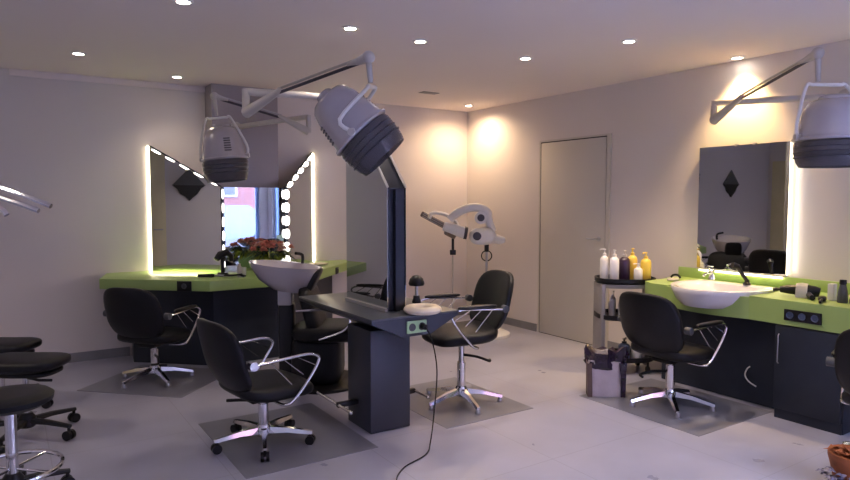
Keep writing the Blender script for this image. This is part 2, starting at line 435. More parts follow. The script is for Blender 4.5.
# lime corner counter
poly = [(-4.2, 0), (-4.31, -.44), (-3.55, -1.12), (-2.68, -1.12), (-1.76, -.19), (-1.70, 0)]
cut = [(-4.2, -.003), (-4.31, -.44), (-3.55, -1.12), (-2.68, -1.12), (-1.76, -.19), (-1.70, -.003), (-2.13, -.003), (-2.64, -.545), (-3.28, -.545), (-3.81, -.003)]
ct = thing('corner_counter', 'lime green corner counter under the angled mirrors', 'counter', (-3, -.8, 0))
def loc(pts, o=(-3, -.8)): return [(x-o[0], y-o[1]) for x, y in pts]
obj('worktop', MB().prism(loc(cut), .71, .80, .004), 'green', ct)
under = [(-4.0, -.02), (-4.03, -.3), (-3.45, -.84), (-2.75, -.84), (-1.95, -.1), (-1.93, -.02), (-2.14, -.02), (-2.63, -.56), (-3.29, -.56), (-3.8, -.02)]
obj('base_cabinet', MB().prism(loc(under), 0, .71), 'dark', ct)
n_l = Vector((-.667, -.745, 0)).normalized()
def socket_plate(parent, c, right, out, n, w, h, plate, face, name='socket_panel'):
    right = Vector(right).normalized(); out = Vector(out).normalized(); up = Vector((0, 0, 1))
    m = Matrix((( right.x, out.x, 0, c[0]), (right.y, out.y, 0, c[1]), (0, 0, 1, c[2]), (0, 0, 0, 1)))
    p = obj(name, MB().box((0, .005, 0), (w, .012, h), .003, m), plate, parent)
    for k in range(n):
        x = (k-(n-1)/2)*w/n
        b = MB(); mm = m @ Matrix.Translation((x, .011, 0)) @ Matrix.Rotation(-PI/2, 4, 'X')
        b.lathe([(.0, .001), (.017, .001), (.02, .004), (.023, .004), (.024, 0), (0, 0)], (0, 0, 0), 20, m=mm)
        obj('socket', b, face, p)
    return p
socket_plate(ct, (-3.72+3, -.968+.8, .752), (.76, -.68, 0), (-.667, -.745, 0), 1, .13, .085, 'blackpl', 'darkgrey')
socket_plate(ct, (-2.10+3, -.534+.8, .745), (.70, .71, 0), (.71, -.70, 0), 1, .07, .07, 'darkgrey', 'blackpl')

# diamonds seen in the mirrors
def diamond(lb, loc, rz):
    t = thing('diamond_plaque', lb, 'wall decoration', loc, rz, 'diamond wall plaques')
    obj('upper_half', MB().slab([(-.24, 0, 0), (0, 0, .25), (.24, 0, 0)], (0, -.02, 0)), 'diamond', t)
    pts = [(-.24, 0, 0), (.24, 0, 0), (.17, 0, -.06), (.13, 0, -.13), (.06, 0, -.17), (0, 0, -.23), (-.07, 0, -.17), (-.12, 0, -.13), (-.17, 0, -.05)]
    obj('lower_half', MB().slab(pts, (0, -.025, 0)), 'diamondb', t, 'black ragged lower half')
diamond('grey and black diamond plaque reflected in the left angled mirror', (X0+.001, -1.20, 1.70), PI/2)
diamond('grey and black diamond plaque reflected in the right rectangular mirror', (-5.95, -.001, 1.76), 0)

# ------------------------------------------------------------------ right counter
rc = thing('long_counter', 'long lime green counter with basin along the right wall', 'counter', (0, -4.3, 0))
def Y(y): return y+4.3
# worktop with a round cut-out in front for the basin
curve = [(-.63, Y(-4.115)), (-.66, Y(-4.02)), (-.69, Y(-3.9)), (-.70, Y(-3.78)), (-.69, Y(-3.66)), (-.66, Y(-3.55)), (-.63, Y(-3.445))]
wt = [(-.005, Y(-3.14)), (-.005, Y(-6.3)), (-.63, Y(-6.3)), (-.63, Y(-4.095)), (-.25, Y(-4.095)), (-.25, Y(-3.465)), (-.63, Y(-3.465)), (-.63, Y(-3.30)), (-.55, Y(-3.18))]
wtm = MB().bx((-.221, Y(-6.3), .645), (-.005, Y(-3.14), .81)).bx((-.63, Y(-6.3), .645), (-.221, Y(-4.115), .81))
wtm.prism([(-.221, Y(-3.445)), (-.63, Y(-3.445)), (-.63, Y(-3.30)), (-.55, Y(-3.18)), (-.221, Y(-3.16))], .645, .81)
wtm.prism(curve+[(x+.02, y) for x, y in reversed(curve)], .645, .80)
obj('worktop', wtm, 'green', rc)
obj('backsplash', MB().bx((-.022, Y(-6.3), .811), (-.002, Y(-3.12), .895), .002), 'green', rc)
obj('kick_panel', MB().bx((-.47, Y(-4.28), .005), (-.45, Y(-3.3), .645)), 'dark', rc)
socket_plate(rc, (-.632, Y(-4.48), .717), (0, -1, 0), (-1, 0, 0), 3, .235, .075, 'blackpl', 'blueish')
cb = thing('base_cabinet', 'anthracite base cabinet under the long lime counter', 'cabinet', (-.32, -4.52, 0))
obj('carcass', MB().bx((-.29, -.215, .0), (.27, .215, .64), .002), 'dark', cb)
dr = obj('door', MB().bx((-.315, -.205, .07), (-.291, .215, .635), .003), 'dark', cb)
obj('handle', MB().tube([(-.32, .185, .38), (-.332, .185, .39), (-.332, .185, .57), (-.32, .185, .58)], .004), 'steel', dr, 'thin vertical metal bar handle')
obj('plinth', MB().bx((-.30, -.21, 0), (-.28, .21, .068)), 'dark', cb)
cc = obj('loose_cable', MB().tube(catmull([(-.476, -4.05, .27), (-.49, -4.035, .25), (-.485, -4.02, .20), (-.485, -4.05, .16), (-.478, -4.10, .135)], 6), .005, 8), 'white')
tag(cc, 'loose white cable stub hanging from the dark panel under the basin', 'cable')

# basin
bs = thing('wash_basin', 'white ceramic wash basin let into the lime counter', 'basin', (-.42, -3.78, .812))
rings = []
def brow(sx, sy, z, cx=0.):
    out = []
    for k in range(40):
        a = 2*PI*k/40; c, s_ = math.cos(a), math.sin(a)
        x = c*sx; y = s_*sy
        x = max(x, -sx) if c < 0 else min(x, .20+.0*sx)      # flat back edge
        out.append(Vector((x+cx, y, z)))
    return out
prof = [(.30, .17, -.130, .02), (.36, .24, -.115, .0), (.385, .30, -.075, 0), (.40, .335, -.02, 0), (.405, .345, .006, 0), (.40, .345, .018, 0), (.385, .33, .019, 0), (.33, .285, .006, -.02), (.29, .25, -.04, -.03), (.22, .19, -.10, -.03), (.09, .08, -.122, -.02), (.02, .02, -.123, -.02)]
mb = MB(); mb.loft([brow(sx, sy, z, cx) for sx, sy, z, cx in prof]); obj('bowl', mb, 'cer', bs)
fa = thing('mixer_tap', 'short chrome mixer tap behind the white wash basin', 'tap', (-.15, -3.52, .83))
fb = MB().lathe([(.03, 0), (.03, .01), (.022, .02), (.022, .06), (.026, .075), (.02, .085), (0, .088)], seg=20); fb.tube(catmull([(0, 0, .045), (-.06, 0, .055), (-.1, 0, .045), (-.11, 0, .035)], 4), .011)
obj('body', fb, 'chrome', fa)
obj('lever', MB().tube([(0, 0, .09), (.01, 0, .105), (-.06, 0, .115)], [.009, .008, .006]), 'chrome', fa)
sh = thing('hand_shower', 'black hand shower leaning up behind the basin right of the tap', 'hand shower', (-.22, -3.86, .83))
obj('holder', MB().lathe([(.028, 0), (.028, .012), (.018, .02), (.016, .04), (0, .042)], seg=18), 'blackpl', sh)
obj('handle', MB().tube([(0, 0, .03), (-.03, .03, .09), (-.05, .05, .14)], [.014, .015, .02]), 'blackpl', sh)
obj('head', MB().tube([(-.045, .045, .135), (-.085, .07, .15)], [.022, .026]), 'blackpl', sh)
cp = obj('comb_tray', MB().pad((0, 0, .012), (.12, .07, .024), 3, 5), 'offwhite', loc=(-.36, -3.31, .811)); tag(cp, 'small pale dish on the left end of the long counter', 'dish')
bk = obj('hair_clip', MB().tube(catmull([(0, -.04, .012), (.0, -.01, .035), (0, .03, .03), (0, .05, .010)], 5), .009), 'blackpl', loc=(-.22, -3.24, .811)); tag(bk, 'small black curved clip behind the pale dish', 'clip')

# items on the right counter
hdx = thing('hair_dryer', 'black hair dryer under a white cloth on the long counter', 'hair dryer', (-.40, -4.34, .811), R(-70))
obj('barrel', MB().tube([(-.12, 0, .045), (-.08, 0, .047), (.03, 0, .05), (.09, 0, .045), (.12, 0, .04)], [.022, .03, .04, .038, .03], 16), 'blackpl', hdx)
obj('handle', MB().tube([(.05, 0, .03), (.07, -.08, .022), (.09, -.14, .02)], [.02, .019, .018], 12), 'blackpl', hdx)
obj('nozzle', MB().tube([(-.12, 0, .045), (-.16, 0, .04)], [.02, .028], 12, flat=.5), 'blackpl', hdx)
clt = MB()
rg = []
for i in range(9):
    a = PI*i/8
    rg.append([Vector((-.02+k*.035, -.058*math.cos(a), max(.003, .098*math.sin(a))+.004*math.sin(3*k+i))) for k in range(3)])
vs = [[clt.bm.verts.new(p) for p in r] for r in rg]
for i in range(8):
    for k in range(2): clt.bm.faces.new((vs[i][k], vs[i][k+1], vs[i+1][k+1], vs[i+1][k]))
bmesh.ops.solidify(clt.bm, geom=clt.bm.faces[:], thickness=.003)
co = obj('white_cloth', clt, 'white', loc=(-.40, -4.34, .811)); co.rotation_euler = (0, 0, R(-70)); tag(co, 'narrow white cloth strip draped over the black hair dryer', 'cloth')
hb = thing('hair_brush', 'small round black hair brush lying beside the white box', 'hair brush', (-.47, -4.52, .811), R(200))
obj('head', MB().pad((0, 0, .018), (.09, .05, .036), 2.5, 5), 'blackpl', hb)
obj('handle', MB().tube([(.04, 0, .016), (.12, 0, .013), (.15, 0, .012)], [.009, .011, .008]), 'blackpl', hb)
tag(obj('small_box', MB().box((0, 0, .055), (.05, .04, .11), .004), 'white', loc=(-.36, -4.53, .811)), 'small upright white box on the long counter', 'box')
bt = thing('spray_bottle', 'dark tapering bottle next to the white box on the long counter', 'bottle', (-.42, -4.62, .811))
obj('body', MB().lathe([(.03, 0), (.032, .01), (.028, .07), (.02, .11), (.018, .12), (0, .12)], seg=20), 'darkgrey', bt)
obj('cap', MB().lathe([(.018, .12), (.022, .125), (.02, .15), (0, .152)], seg=18), 'blackpl', bt)
tn = thing('styling_iron', 'black styling tool with white handle at the right frame edge on the counter', 'styling tool', (-.5, -4.76, .811), R(60))
obj('base', MB().pad((0, 0, .025), (.15, .07, .05), 4, 5), 'blackpl', tn)
obj('handle', MB().tube(catmull([(-.07, 0, .06), (-.02, 0, .085), (.04, 0, .08), (.08, 0, .05)], 4), .018), 'ring', tn)

# right mirror
rm = thing('rectangular_mirror', 'rectangular mirror on the right wall above the basin', 'mirror', (0, -3.68, .9))
obj('backing', MB().bx((-.03, -.355, .0), (-.001, .355, 1.02)), 'darkframe', rm)
obj('mirror_glass', MB().bx((-.037, -.375, 0), (-.031, .372, 1.02)), 'mirror', rm)
obj('led_strip', MB().bx((-.028, -.368, .01), (-.010, -.357, 1.01)), 'led', rm, 'glowing strip behind the right edge')
obj('bottom_rail', MB().bx((-.045, -.375, -.006), (-.002, .372, .006)), 'alu', rm)
obj('led_strip', MB().bx((-.040, -.35, -.02), (-.028, .35, -.008)), 'led', rm, 'added glowing strip under the mirror')  # strip put in as a visible source for the area light here
for yy in (-.1, .05): obj('clip', MB().bx((-.042, yy-.012, 1.012), (-.02, yy+.012, 1.03)), 'steel', rm)
strip_light('added_glow', (-.03, -4.085, 1.4), .95, .02, (.25, -.97, 0), .25, (1, .88, .75))
strip_light('added_glow', (-.03, -3.68, .93), .02, .6, (-.35, 0, -1), 2.2, (1, .92, .5))  # invisible area light added to brighten backsplash and worktop
strip_light('added_glow', (-3.58, -.31, .88), .02, .6, (-.35, -.35, -1), 1.3, (1, .92, .5))  # invisible area light added over the corner counter, no strip behind it

# ------------------------------------------------------------------ trolley with bottles
tr = thing('salon_trolley', 'grey trolley with black trays left of the long counter', 'trolley', (-.50, -2.93, 0), R(-33))
for z, nm in ((.77, 'tray'), (.46, 'tray'), (.10, 'tray')):
    b = MB()
    pl = []
    for k in range(32):
        a = 2*PI*k/32
        pl.append((.25*math.copysign(abs(math.cos(a))**.7, math.cos(a)), .19*math.copysign(abs(math.sin(a))**.7, math.sin(a))))
    b.loft([[Vector((x*s, y*s, zz)) for x, y in pl] for s, zz in ((.94, z), (1, z+.01), (1, z+.045), (.96, z+.045), (.94, z+.014), (.05, z+.012))])
    obj(nm, b, 'blackpl', tr)
obj('rim_shelf', MB().prism([(x*.97, y*.97) for x, y in pl], .735, .768), 'trolley', tr)
obj('side_panel', MB().bx((-.235, -.13, .05), (-.20, .13, .765), .006), 'trolley', tr)
obj('column', MB().bx((.17, -.05, .05), (.21, .05, .765), .006), 'trolley', tr)
for x in (-.17, .17):
    for y in (-.13, .13): obj('caster', MB().cyl((x-.012, y, .032), (x+.012, y, .032), .03).cyl((x, y, .04), (x, y, .11), .01), 'blackpl', tr)
def bottle(x, y, z, h, r, body, lb, pump='white'):
    a = R(-33); wx = -.50+x*math.cos(a)-y*math.sin(a); wy = -2.93+x*math.sin(a)+y*math.cos(a)
    t = thing('pump_bottle', lb, 'bottle', (wx, wy, z), random.uniform(0, 6), 'bottles on the trolley')
    obj('body', MB().lathe([(r*.9, 0), (r, .006), (r, h*.72), (r*.85, h*.8), (r*.38, h*.87), (r*.36, h*.92), (0, h*.92)], seg=20), body, t)
    pp = MB().lathe([(r*.42, h*.86), (r*.42, h*.95), (r*.16, h*.96), (r*.14, h*1.06), (r*.3, h*1.065), (r*.3, h*1.1), (0, h*1.11)], seg=14)
    pp.tube([(0, 0, h*1.085), (r*.9, 0, h*1.085), (r*1.15, 0, h*1.06)], r*.13, 8)
    obj('pump', pp, pump, t); return t
zt = .785
bottle(-.185, -.02, zt, .25, .036, 'white', 'leftmost white pump bottle on top of the trolley')
bottle(-.11, -.06, zt, .245, .040, 'cer', 'second white pump bottle from the left on the trolley')
bottle(-.015, -.03, zt, .24, .046, 'purple', 'dark purple pump bottle on top of the trolley', 'offwhite')
bottle(.075, .035, zt, .25, .042, 'yel', 'rear yellow pump bottle right of the dark purple one', 'yel')
bottle(.165, -.045, zt, .225, .044, 'yel', 'rightmost yellow pump bottle on top of the trolley', 'yel')
bottle(.085, -.09, zt, .14, .036, 'white', 'short white bottle in front of the yellow bottles')
for x, y, h, lb in ((-.13, -.06, .17, 'left slender bottle on the middle shelf of the trolley'), (-.05, -.07, .16, 'slender bottle on the middle shelf nearer the chair'), (-.09, .03, .19, 'taller slender bottle at the back of the middle shelf')):
    bottle(x, y, .475, h, .025, 'offwhite', lb)
bottle(.09, -.09, .115, .17, .05, 'white', 'wide white bottle on the bottom tray of the trolley')
bottle(-.02, -.08, .115, .16, .05, 'blueish', 'dark blue bottle on the bottom tray of the trolley', 'blackpl')

# paper bag with bin liner
bg = thing('paper_bag', 'crumpled pale paper bag with dark liner on the floor by the trolley', 'bag', (-1.19, -3.325, 0), R(-40))
def bagring(w, d, z, amp, seed, n=36):
    out = []
    for k in range(n):
        a = 2*PI*k/n; c, s_ = math.cos(a), math.sin(a)
        x = w*math.copysign(abs(c)**.35, c); y = d*math.copysign(abs(s_)**.35, s_)
        nn = noise.noise(Vector((x*18, y*18, z*14+seed)))*amp
        out.append(Vector((x*(1+nn), y*(1+nn), z+nn*.15)))
    return out
b = MB(); b.loft([bagring(.125, .09, .004, .05, 1), bagring(.13, .095, .06, .12, 1), bagring(.128, .092, .14, .14, 1), bagring(.13, .09, .22, .14, 1), bagring(.128, .088, .27, .12, 1)]); obj('paper_body', b, 'kraft', bg, ang=25)
b = MB(); b.loft([bagring(.134, .097, .22, .3, 3), bagring(.14, .10, .27, .5, 3), bagring(.145, .105, .31, .7, 4), bagring(.12, .08, .335, .9, 5), bagring(.07, .05, .30, .6, 6)]); obj('liner', b, 'liner', bg, 'shiny black and purple bin liner folded over the rim', ang=20)
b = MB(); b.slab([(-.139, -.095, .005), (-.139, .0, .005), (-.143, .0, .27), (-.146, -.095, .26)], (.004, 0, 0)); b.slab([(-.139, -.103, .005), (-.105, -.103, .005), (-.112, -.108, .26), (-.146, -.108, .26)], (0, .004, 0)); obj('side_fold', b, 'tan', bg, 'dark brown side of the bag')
b = MB(); b.slab([(.10, -.104, .01), (.135, -.104, .01), (.14, -.112, .27), (.085, -.112, .27), (.10, -.109, .15)], (0, .005, 0)); obj('liner_flap', b, 'liner', bg, ang=20)

# plant at bottom right
pt = thing('plant_pot', 'terracotta orange pot with silvery dark leaves on the floor, bottom right', 'plant', (-1.36, -5.12, 0))
obj('pot', MB().lathe([(.09, 0), (.11, .1), (.125, .16), (.125, .18), (.11, .18), (.10, .14), (0, .14)], seg=24), 'terra', pt)
b = MB()
for k in range(60):
    a = random.uniform(0, 2*PI); e = random.uniform(-.4, .6); q = Vector((-.13, .03, .06))+Vector((random.gauss(0, .035), random.gauss(0, .035), random.gauss(0, .025)))
    b.leaf(q, (math.cos(a), math.sin(a), e), random.uniform(.03, .06), .03)
obj('silver_foliage', b, 'sleaf', pt, ang=20)
b = MB()
for k in range(50):
    a = random.uniform(0, 2*PI); b.leaf((random.gauss(0, .03), random.gauss(0, .03), .15+random.uniform(0, .03)), (math.cos(a), math.sin(a), random.uniform(.1, .9)), random.uniform(.07, .12), .04)
obj('orange_foliage', b, 'terra', pt, ang=20)

# ------------------------------------------------------------------ island
isl = thing('styling_island', 'anthracite two-sided styling table on a post in mid room', 'table', (-2.9, -2.8, 0))
YE, YF = -.54, .56
def tring(y): return [Vector(p) for p in ((-.31, y, .78), (.31, y, .78), (.31, y, .755), (.10, y, .655), (-.10, y, .655), (-.31, y, .755))]
obj('table_top', MB().bx((-.315, YE-.005, .772), (.315, YF, .784), .003), 'darktop', isl)
b = MB(); b.loft([tring(YE), tring(YF)]); obj('apron', b, 'post', isl)
obj('post', MB().bx((-.19, -.30, .004), (.10, .02, .66), .003), 'post', isl)
sp = socket_plate(isl, (-.005, YE-.001, .712), (1, 0, 0), (0, -1, 0), 2, .14, .075, 'greenpale', 'darkgrey')
pg = obj('plug', MB().cyl((.03, YE-.014, .712), (.03, YE-.05, .712), .017), 'blackpl'); pg.parent = isl
for sgn, lb in ((-1, 'left'), (1, 'right')):
    fx = -.19 if sgn < 0 else .10
    fr = obj('footrest', MB().box((fx+sgn*.075, -.12, .17), (.15, .035, .035), .008), 'blackpl', isl)
    obj('foot_bar', MB().tube([(fx+sgn*.14, -.30, .17), (fx+sgn*.14, .20, .17)], .010).sph((fx+sgn*.14, -.30, .17), .014), 'chrome', fr, 'chrome bar of the footrest')
im = thing('island_mirror', 'tall two-sided mirror with cut corner and dark end frame on the island', 'mirror', (-2.9, -2.8, .785))
# outline in Y-Z, thickness in X
def yz(x, o=0.): return [(x, -.36+o, 0), (x, .20-o, 0), (x, .20-o, 1.02-o), (x, -.13, 1.02-o), (x, -.36+o, .77-o*.5)]
mx0, mx1 = -.10, .03
b = MB(); b.slab(yz(mx0+.004, .006), (mx1-mx0-.008, 0, 0)); obj('frame', b, 'darkframe', im)
b = MB(); b.slab(yz(mx0-.004), (.007, 0, 0)); obj('mirror_glass', b, 'mirror', im)
b = MB(); b.slab(yz(mx1-.003), (.007, 0, 0)); obj('mirror_glass', b, 'mirror', im)
for x in (mx0+.0, mx1):
    obj('edge_trim', MB().tube([(x, -.365, .775), (x, -.132, 1.027), (x, .2, 1.027)], .008, 6), 'alu', im, 'pale strip along the cut corner')
obj('end_fin', MB().bx((mx0+.045, -.385, 0), (mx0+.075, -.352, .76)), 'darkframe', im)
obj('sill', MB().bx((mx0-.02, -.365, 0), (mx0-.004, .2, .02)).bx((mx1+.004, -.365, 0), (mx1+.02, .2, .02)), 'alu', im)

rg_ = obj('neck_ring', MB().tube([Vector((.083*math.cos(2*PI*k/28), .083*math.sin(2*PI*k/28), .024)) for k in range(28)], [.036]*28, 12, closed=True, flat=.66), 'ring', loc=(-2.845, -3.32, .786))
tag(rg_, 'cream padded ring lying on the near end of the island table', 'ring')
hs = thing('mushroom_brush', 'black mushroom shaped brush on a short stand behind the cream ring', 'brush', (-2.66, -2.96, .784))
obj('foot', MB().lathe([(.03, 0), (.032, .008), (.024, .03), (.022, .05), (0, .05)], seg=18), 'blackpl', hs)
obj('stem', MB().cyl((0, 0, .05), (0, 0, .13), .012), 'steel', hs)
obj('head', MB().lathe([(.01, .115), (.05, .12), (.055, .135), (.045, .165), (.025, .185), (0, .19)], seg=22), 'blackpl', hs)
cab = obj('power_cable', MB().tube(catmull([(-2.87, -3.392, .712), (-2.85, -3.43, .64), (-2.82, -3.44, .45), (-2.84, -3.44, .2), (-2.88, -3.46, .03), (-2.98, -3.56, .007), (-3.2, -3.66, .007), (-3.34, -3.85, .007), (-3.45, -4.3, .007)], 8), .004, 8), 'blackpl')
tag(cab, 'thin black cable running from the island socket across the floor', 'cable')

# ------------------------------------------------------------------ chairs
def make_chair(lb, x, y, ang, z0, casters=False, lever_side=-1, base_ang=0., lean=.12):
    t = thing('salon_chair', lb, 'chair', (x, y, 0), R(ang), 'black salon chairs')
    # seat
    def sf(w): w.z += .035*max(0, -w.x/.24)**3 - .02*max(0, w.x/.24)**3; return w
    obj('seat', MB().pad((.02, 0, z0+.055), (.49, .50, .10), 3.6, 8, sf), 'black', t)
    # backrest: curved shell wrapping down behind the seat
    def bf(w):
        zz = (w.z+.21)/.42
        taper = 1.-.16*max(0, zz-.55)**1.5
        w.y *= taper; w.x += .30*w.y*w.y*3.0 - .10*max(0, zz)+.14*max(0, .35-zz)**1.2
        return w
    obj('backrest', MB().pad((-.245, 0, z0+.29), (.07, .50, .42), 3.6, 9, bf), 'black', t)
    for s in (-1, 1):
        yy = s*.285
        arm = MB()
        path = catmull([(-.19, yy, z0+.265), (.0, yy, z0+.275), (.14, yy, z0+.28), (.205, yy, z0+.262), (.215, yy, z0+.225), (.15, yy, z0+.13), (.05, yy*.97, z0+.02), (.0, yy*.9, z0+.0), (.0, yy*.5, z0-.005)], 6)
        arm.tube(path, .009, 10)
        a = obj('armrest', arm, 'chrome', t, 'looped chrome armrest')
        bars = MB()
        for k in range(3):
            xt = -.10+k*.09
            bars.tube([(xt, yy, z0+.27), (xt+.135-.012*k, yy, z0+.12+.045*k)], .0035, 6)
        obj('brace', bars, 'chrome', a)
        obj('pivot_knob', MB().cyl((-.2, yy-s*.03, z0+.265), (-.2, yy+s*.012, z0+.265), .026, seg=18), 'chrome' if casters else 'darkgrey', a)
        if not casters: obj('arm_pad', MB().pad((.02, yy, z0+.292), (.30, .045, .03), 3, 6), 'blackpl', a)
    # pedestal
    top = z0+.01
    obj('mechanism', MB().box((0, 0, z0-.005), (.22, .16, .03), .008), 'blackpl', t)
    obj('column', MB().cyl((0, 0, .10), (0, 0, min(.30, top-.06)), .032, seg=24).cyl((0, 0, min(.30, top-.06)), (0, 0, top), .022), 'chrome', t)
    pa = R(base_ang)
    lv = MB()
    zl = z0-.03 if casters else max(.20, z0-.10)
    if casters: lv.tube(catmull([(-.02, 0, zl), (-.1, lever_side*.08, zl), (-.16, lever_side*.16, zl-.01)], 5), [.010]*11, 8)
    else: lv.tube(catmull([(0, 0, zl), (-.08, lever_side*.09, zl-.005), (-.15, lever_side*.14, zl-.03), (-.18, lever_side*.10, zl-.035)], 5), [.010]*16, 8)
    obj('lever', lv, 'blackpl', t)
    obj('hub', MB().lathe([(.045, .055), (.05, .06), (.05, .10), (.035, .125), (0, .125)], seg=20), 'chrome', t)
    for k in range(5):
        a = pa+2*PI*k/5; c, s_ = math.cos(a), math.sin(a)
        hz = .075 if not casters else .085; L = .30
        ez = .045 if not casters else .075
        rings = []
        for r_, wz, hh, zz in ((.035, .028, .036, .09), (.15, .022, .026, .078 if not casters else .09), (L-.01, .017, .018, ez), (L, .014, .014, ez)):
            cx, cy = r_*c, r_*s_; px, py = -s_, c
            rings.append([Vector((cx+px*q_[0]*wz, cy+py*q_[0]*wz, zz+q_[1]*hh/2)) for q_ in ((-1, -1), (-.6, 1), (.6, 1), (1, -1))])
        b = MB(); b.loft(rings); leg = obj('leg', b, 'chrome', t)
        ex, ey = (L-.015)*c, (L-.015)*s_
        if casters:
            b = MB(); px, py = -s_, c
            b.cyl((ex-px*.024, ey-py*.024, .028), (ex-px*.006, ey-py*.006, .028), .028, seg=18)
            b.cyl((ex+px*.024, ey+py*.024, .028), (ex+px*.006, ey+py*.006, .028), .028, seg=18)
            b.cyl((ex, ey, .03), (ex, ey, ez), .009)
            obj('caster', b, 'blackpl', leg)
        else:
            obj('glide', MB().lathe([(.018, 0), (.02, .004), (.018, .02), (.014, .04), (0, .04)], (ex, ey, 0), 16), 'steel', leg)
    return t
make_chair('black salon chair facing the left angled mirror, by the lime corner counter', -3.98, -1.02, 43, .31, False, -1, 20)
make_chair('black salon chair on casters in the foreground, left of the island', -3.70, -2.86, 8, .30, True, 1, 28)
make_chair('black salon chair raised high on the right side of the island', -2.22, -2.88, 170, .455, False, 1, 15)
make_chair('black salon chair with back to camera before the white wash basin', -1.00, -3.76, 0, .345, False, 1, 10)
make_chair('black salon chair cut off by the right frame edge, by the cabinet', -.93, -5.14, 10, .32, False, 1, 66)

# ------------------------------------------------------------------ stools
def make_stool(name, lb, x, y, ang, zs, kind, base_ang, grp):
    t = thing(name, lb, 'stool', (x, y, 0), R(ang), grp)
    if kind == 'round':
        obj('seat', MB().lathe([(0, zs-.075), (.14, zs-.07), (.185, zs-.045), (.19, zs-.02), (.17, zs-.004), (.10, zs), (0, zs)], seg=56), 'black', t)
        obj('foot_ring', MB().tube([Vector((.215*math.cos(2*PI*k/36), .215*math.sin(2*PI*k/36), .17)) for k in range(36)], .011, 8, closed=True), 'chrome', t)
        b = MB()
        for k in range(4):
            a = PI/4+k*PI/2; b.tube([(.025*math.cos(a), .025*math.sin(a), .17), (.21*math.cos(a), .21*math.sin(a), .17)], .007, 8)
        obj('ring_spoke', b, 'chrome', t)
    else:
        def sf(w): w.z += .012*(w.x/.25)**2; return w
        obj('seat', MB().pad((0, 0, zs-.05), (.50, .34, .09), 3.2, 8, sf), 'black', t)
        obj('seat_lobe', MB().pad((.02, 0, zs-.10), (.38, .26, .05), 3, 6), 'black', t)
        obj('lever', MB().tube([(0, 0, zs-.14), (.1, -.03, zs-.15), (.19, -.05, zs-.145)], .009, 8), 'blackpl', t)
    obj('pole', MB().cyl((0, 0, .09), (0, 0, zs-.06), .026 if kind == 'round' else .018, seg=24), 'chrome', t)
    obj('hub', MB().lathe([(.04, .06), (.05, .07), (.05, .12), (.03, .15), (0, .15)], seg=20), 'blackpl', t)
    for k in range(5):
        a = R(base_ang)+2*PI*k/5; c, s_ = math.cos(a), math.sin(a)
        L = .25 if kind == 'round' else .31
        b = MB(); b.tube([(.03*c, .03*s_, .10), (.15*c, .15*s_, .10), (L*c, L*s_, .085)], [.026, .022, .016], 8, flat=.8)
        leg = obj('leg', b, 'blackpl', t)
        b = MB(); px, py = -s_, c; ex, ey = (L-.01)*c, (L-.01)*s_
        b.cyl((ex-px*.026, ey-py*.026, .03), (ex-px*.006, ey-py*.006, .03), .03, seg=18); b.cyl((ex+px*.026, ey+py*.026, .03), (ex+px*.006, ey+py*.006, .03), .03, seg=18)
        b.cyl((ex, ey, .03), (ex, ey, .085), .009)
        obj('caster', b, 'blackpl', leg)
    return t
make_stool('round_stool', 'round black stool with chrome pole and foot ring, nearest at left', -4.985, -2.93, 0, .545, 'round', 10, 'black stools')
make_stool('saddle_stool', 'black saddle stool just behind the round stool', -4.90, -1.93, -33, .515, 'saddle', -12, 'black stools')
make_stool('saddle_stool', 'farthest black saddle stool at the left edge', -5.03, -1.22, -33, .50, 'saddle', 5, 'black stools')

# curved chrome arms at the upper left
cz = thing('tube_arm_lamp', 'curved chrome tubes of a stand reaching in at the upper left edge', 'appliance', (-5.42, -3.22, 0))
ln = Vector((.836, -.549, 0))
obj('base', MB().lathe([(.22, 0), (.22, .02), (.04, .04), (0, .04)], seg=28), 'darkgrey', cz)
obj('pole', MB().cyl((0, 0, .03), (0, 0, 1.56), .018), 'chrome', cz)
dep = Vector((.549, .836, 0))
for dz, dd, ll in ((0, 0, .72), (-.03, -.05, .70), (-.055, -.12, .62)):
    pts = [ln*0+Vector((0, 0, 1.52+dz)), ln*.15+dep*dd*.5+Vector((0, 0, 1.55+dz)), ln*.4+dep*dd+Vector((0, 0, 1.555+dz)), ln*.58+dep*dd+Vector((0, 0, 1.51+dz)), ln*ll+dep*dd+Vector((0, 0, 1.455+dz*.6))]
    a = obj('curved_arm', MB().tube(catmull(pts, 6), .011, 8), 'chrome', cz)

# ------------------------------------------------------------------ hood dryers on articulated arms
def arm(t, wallpt, joint, elbow, hang, wdir):
    o = Vector(t.location); W, J, E_, Hh = [Vector(p)-o for p in (wallpt, joint, elbow, hang)]
    wd = Vector(wdir)
    obj('wall_plate', MB().cyl(W, W+wd*.04, .055, seg=20), 'offwhite', t)
    up = Vector((0, 0, .07))
    a1 = MB(); a1.tube([W+wd*.03, W+wd*.06, (W+J)/2+up*.6, J+up], [.024, .024, .024, .024], 10); obj('fixed_arm', a1, 'offwhite', t)
    k = MB(); k.tube([J+up*1.25, J-up*1.0], .024, 10); obj('joint', k, 'offwhite', t)
    d = (E_-J)
    b = MB(); b.tube([J-up*.9, J-up*.75+d*.06, J+d*.33], [.036, .034, .017], 10); s_ = obj('swing_arm', b, 'offwhite', t)
    sd = d.cross(Vector((0, 0, 1))).normalized()
    up2 = sd.cross(d).normalized()
    obj('rod', MB().tube([J+d*.30+up2*.012, E_+up2*.012], .008, 8), 'steel', s_, 'steel upper rod')
    obj('rod', MB().tube([J+d*.30-up2*.012, E_-up2*.012], .010, 8), 'grille', s_, 'dark lower rod')
    obj('elbow', MB().tube([E_-d*.14, E_-d*.02, E_+d.normalized()*.02], [.014, .028, .026], 10).sph(E_, .036), 'offwhite', t)
    obj('hanger', MB().tube([E_, Hh], [.018, .014], 10), 'offwhite', t)
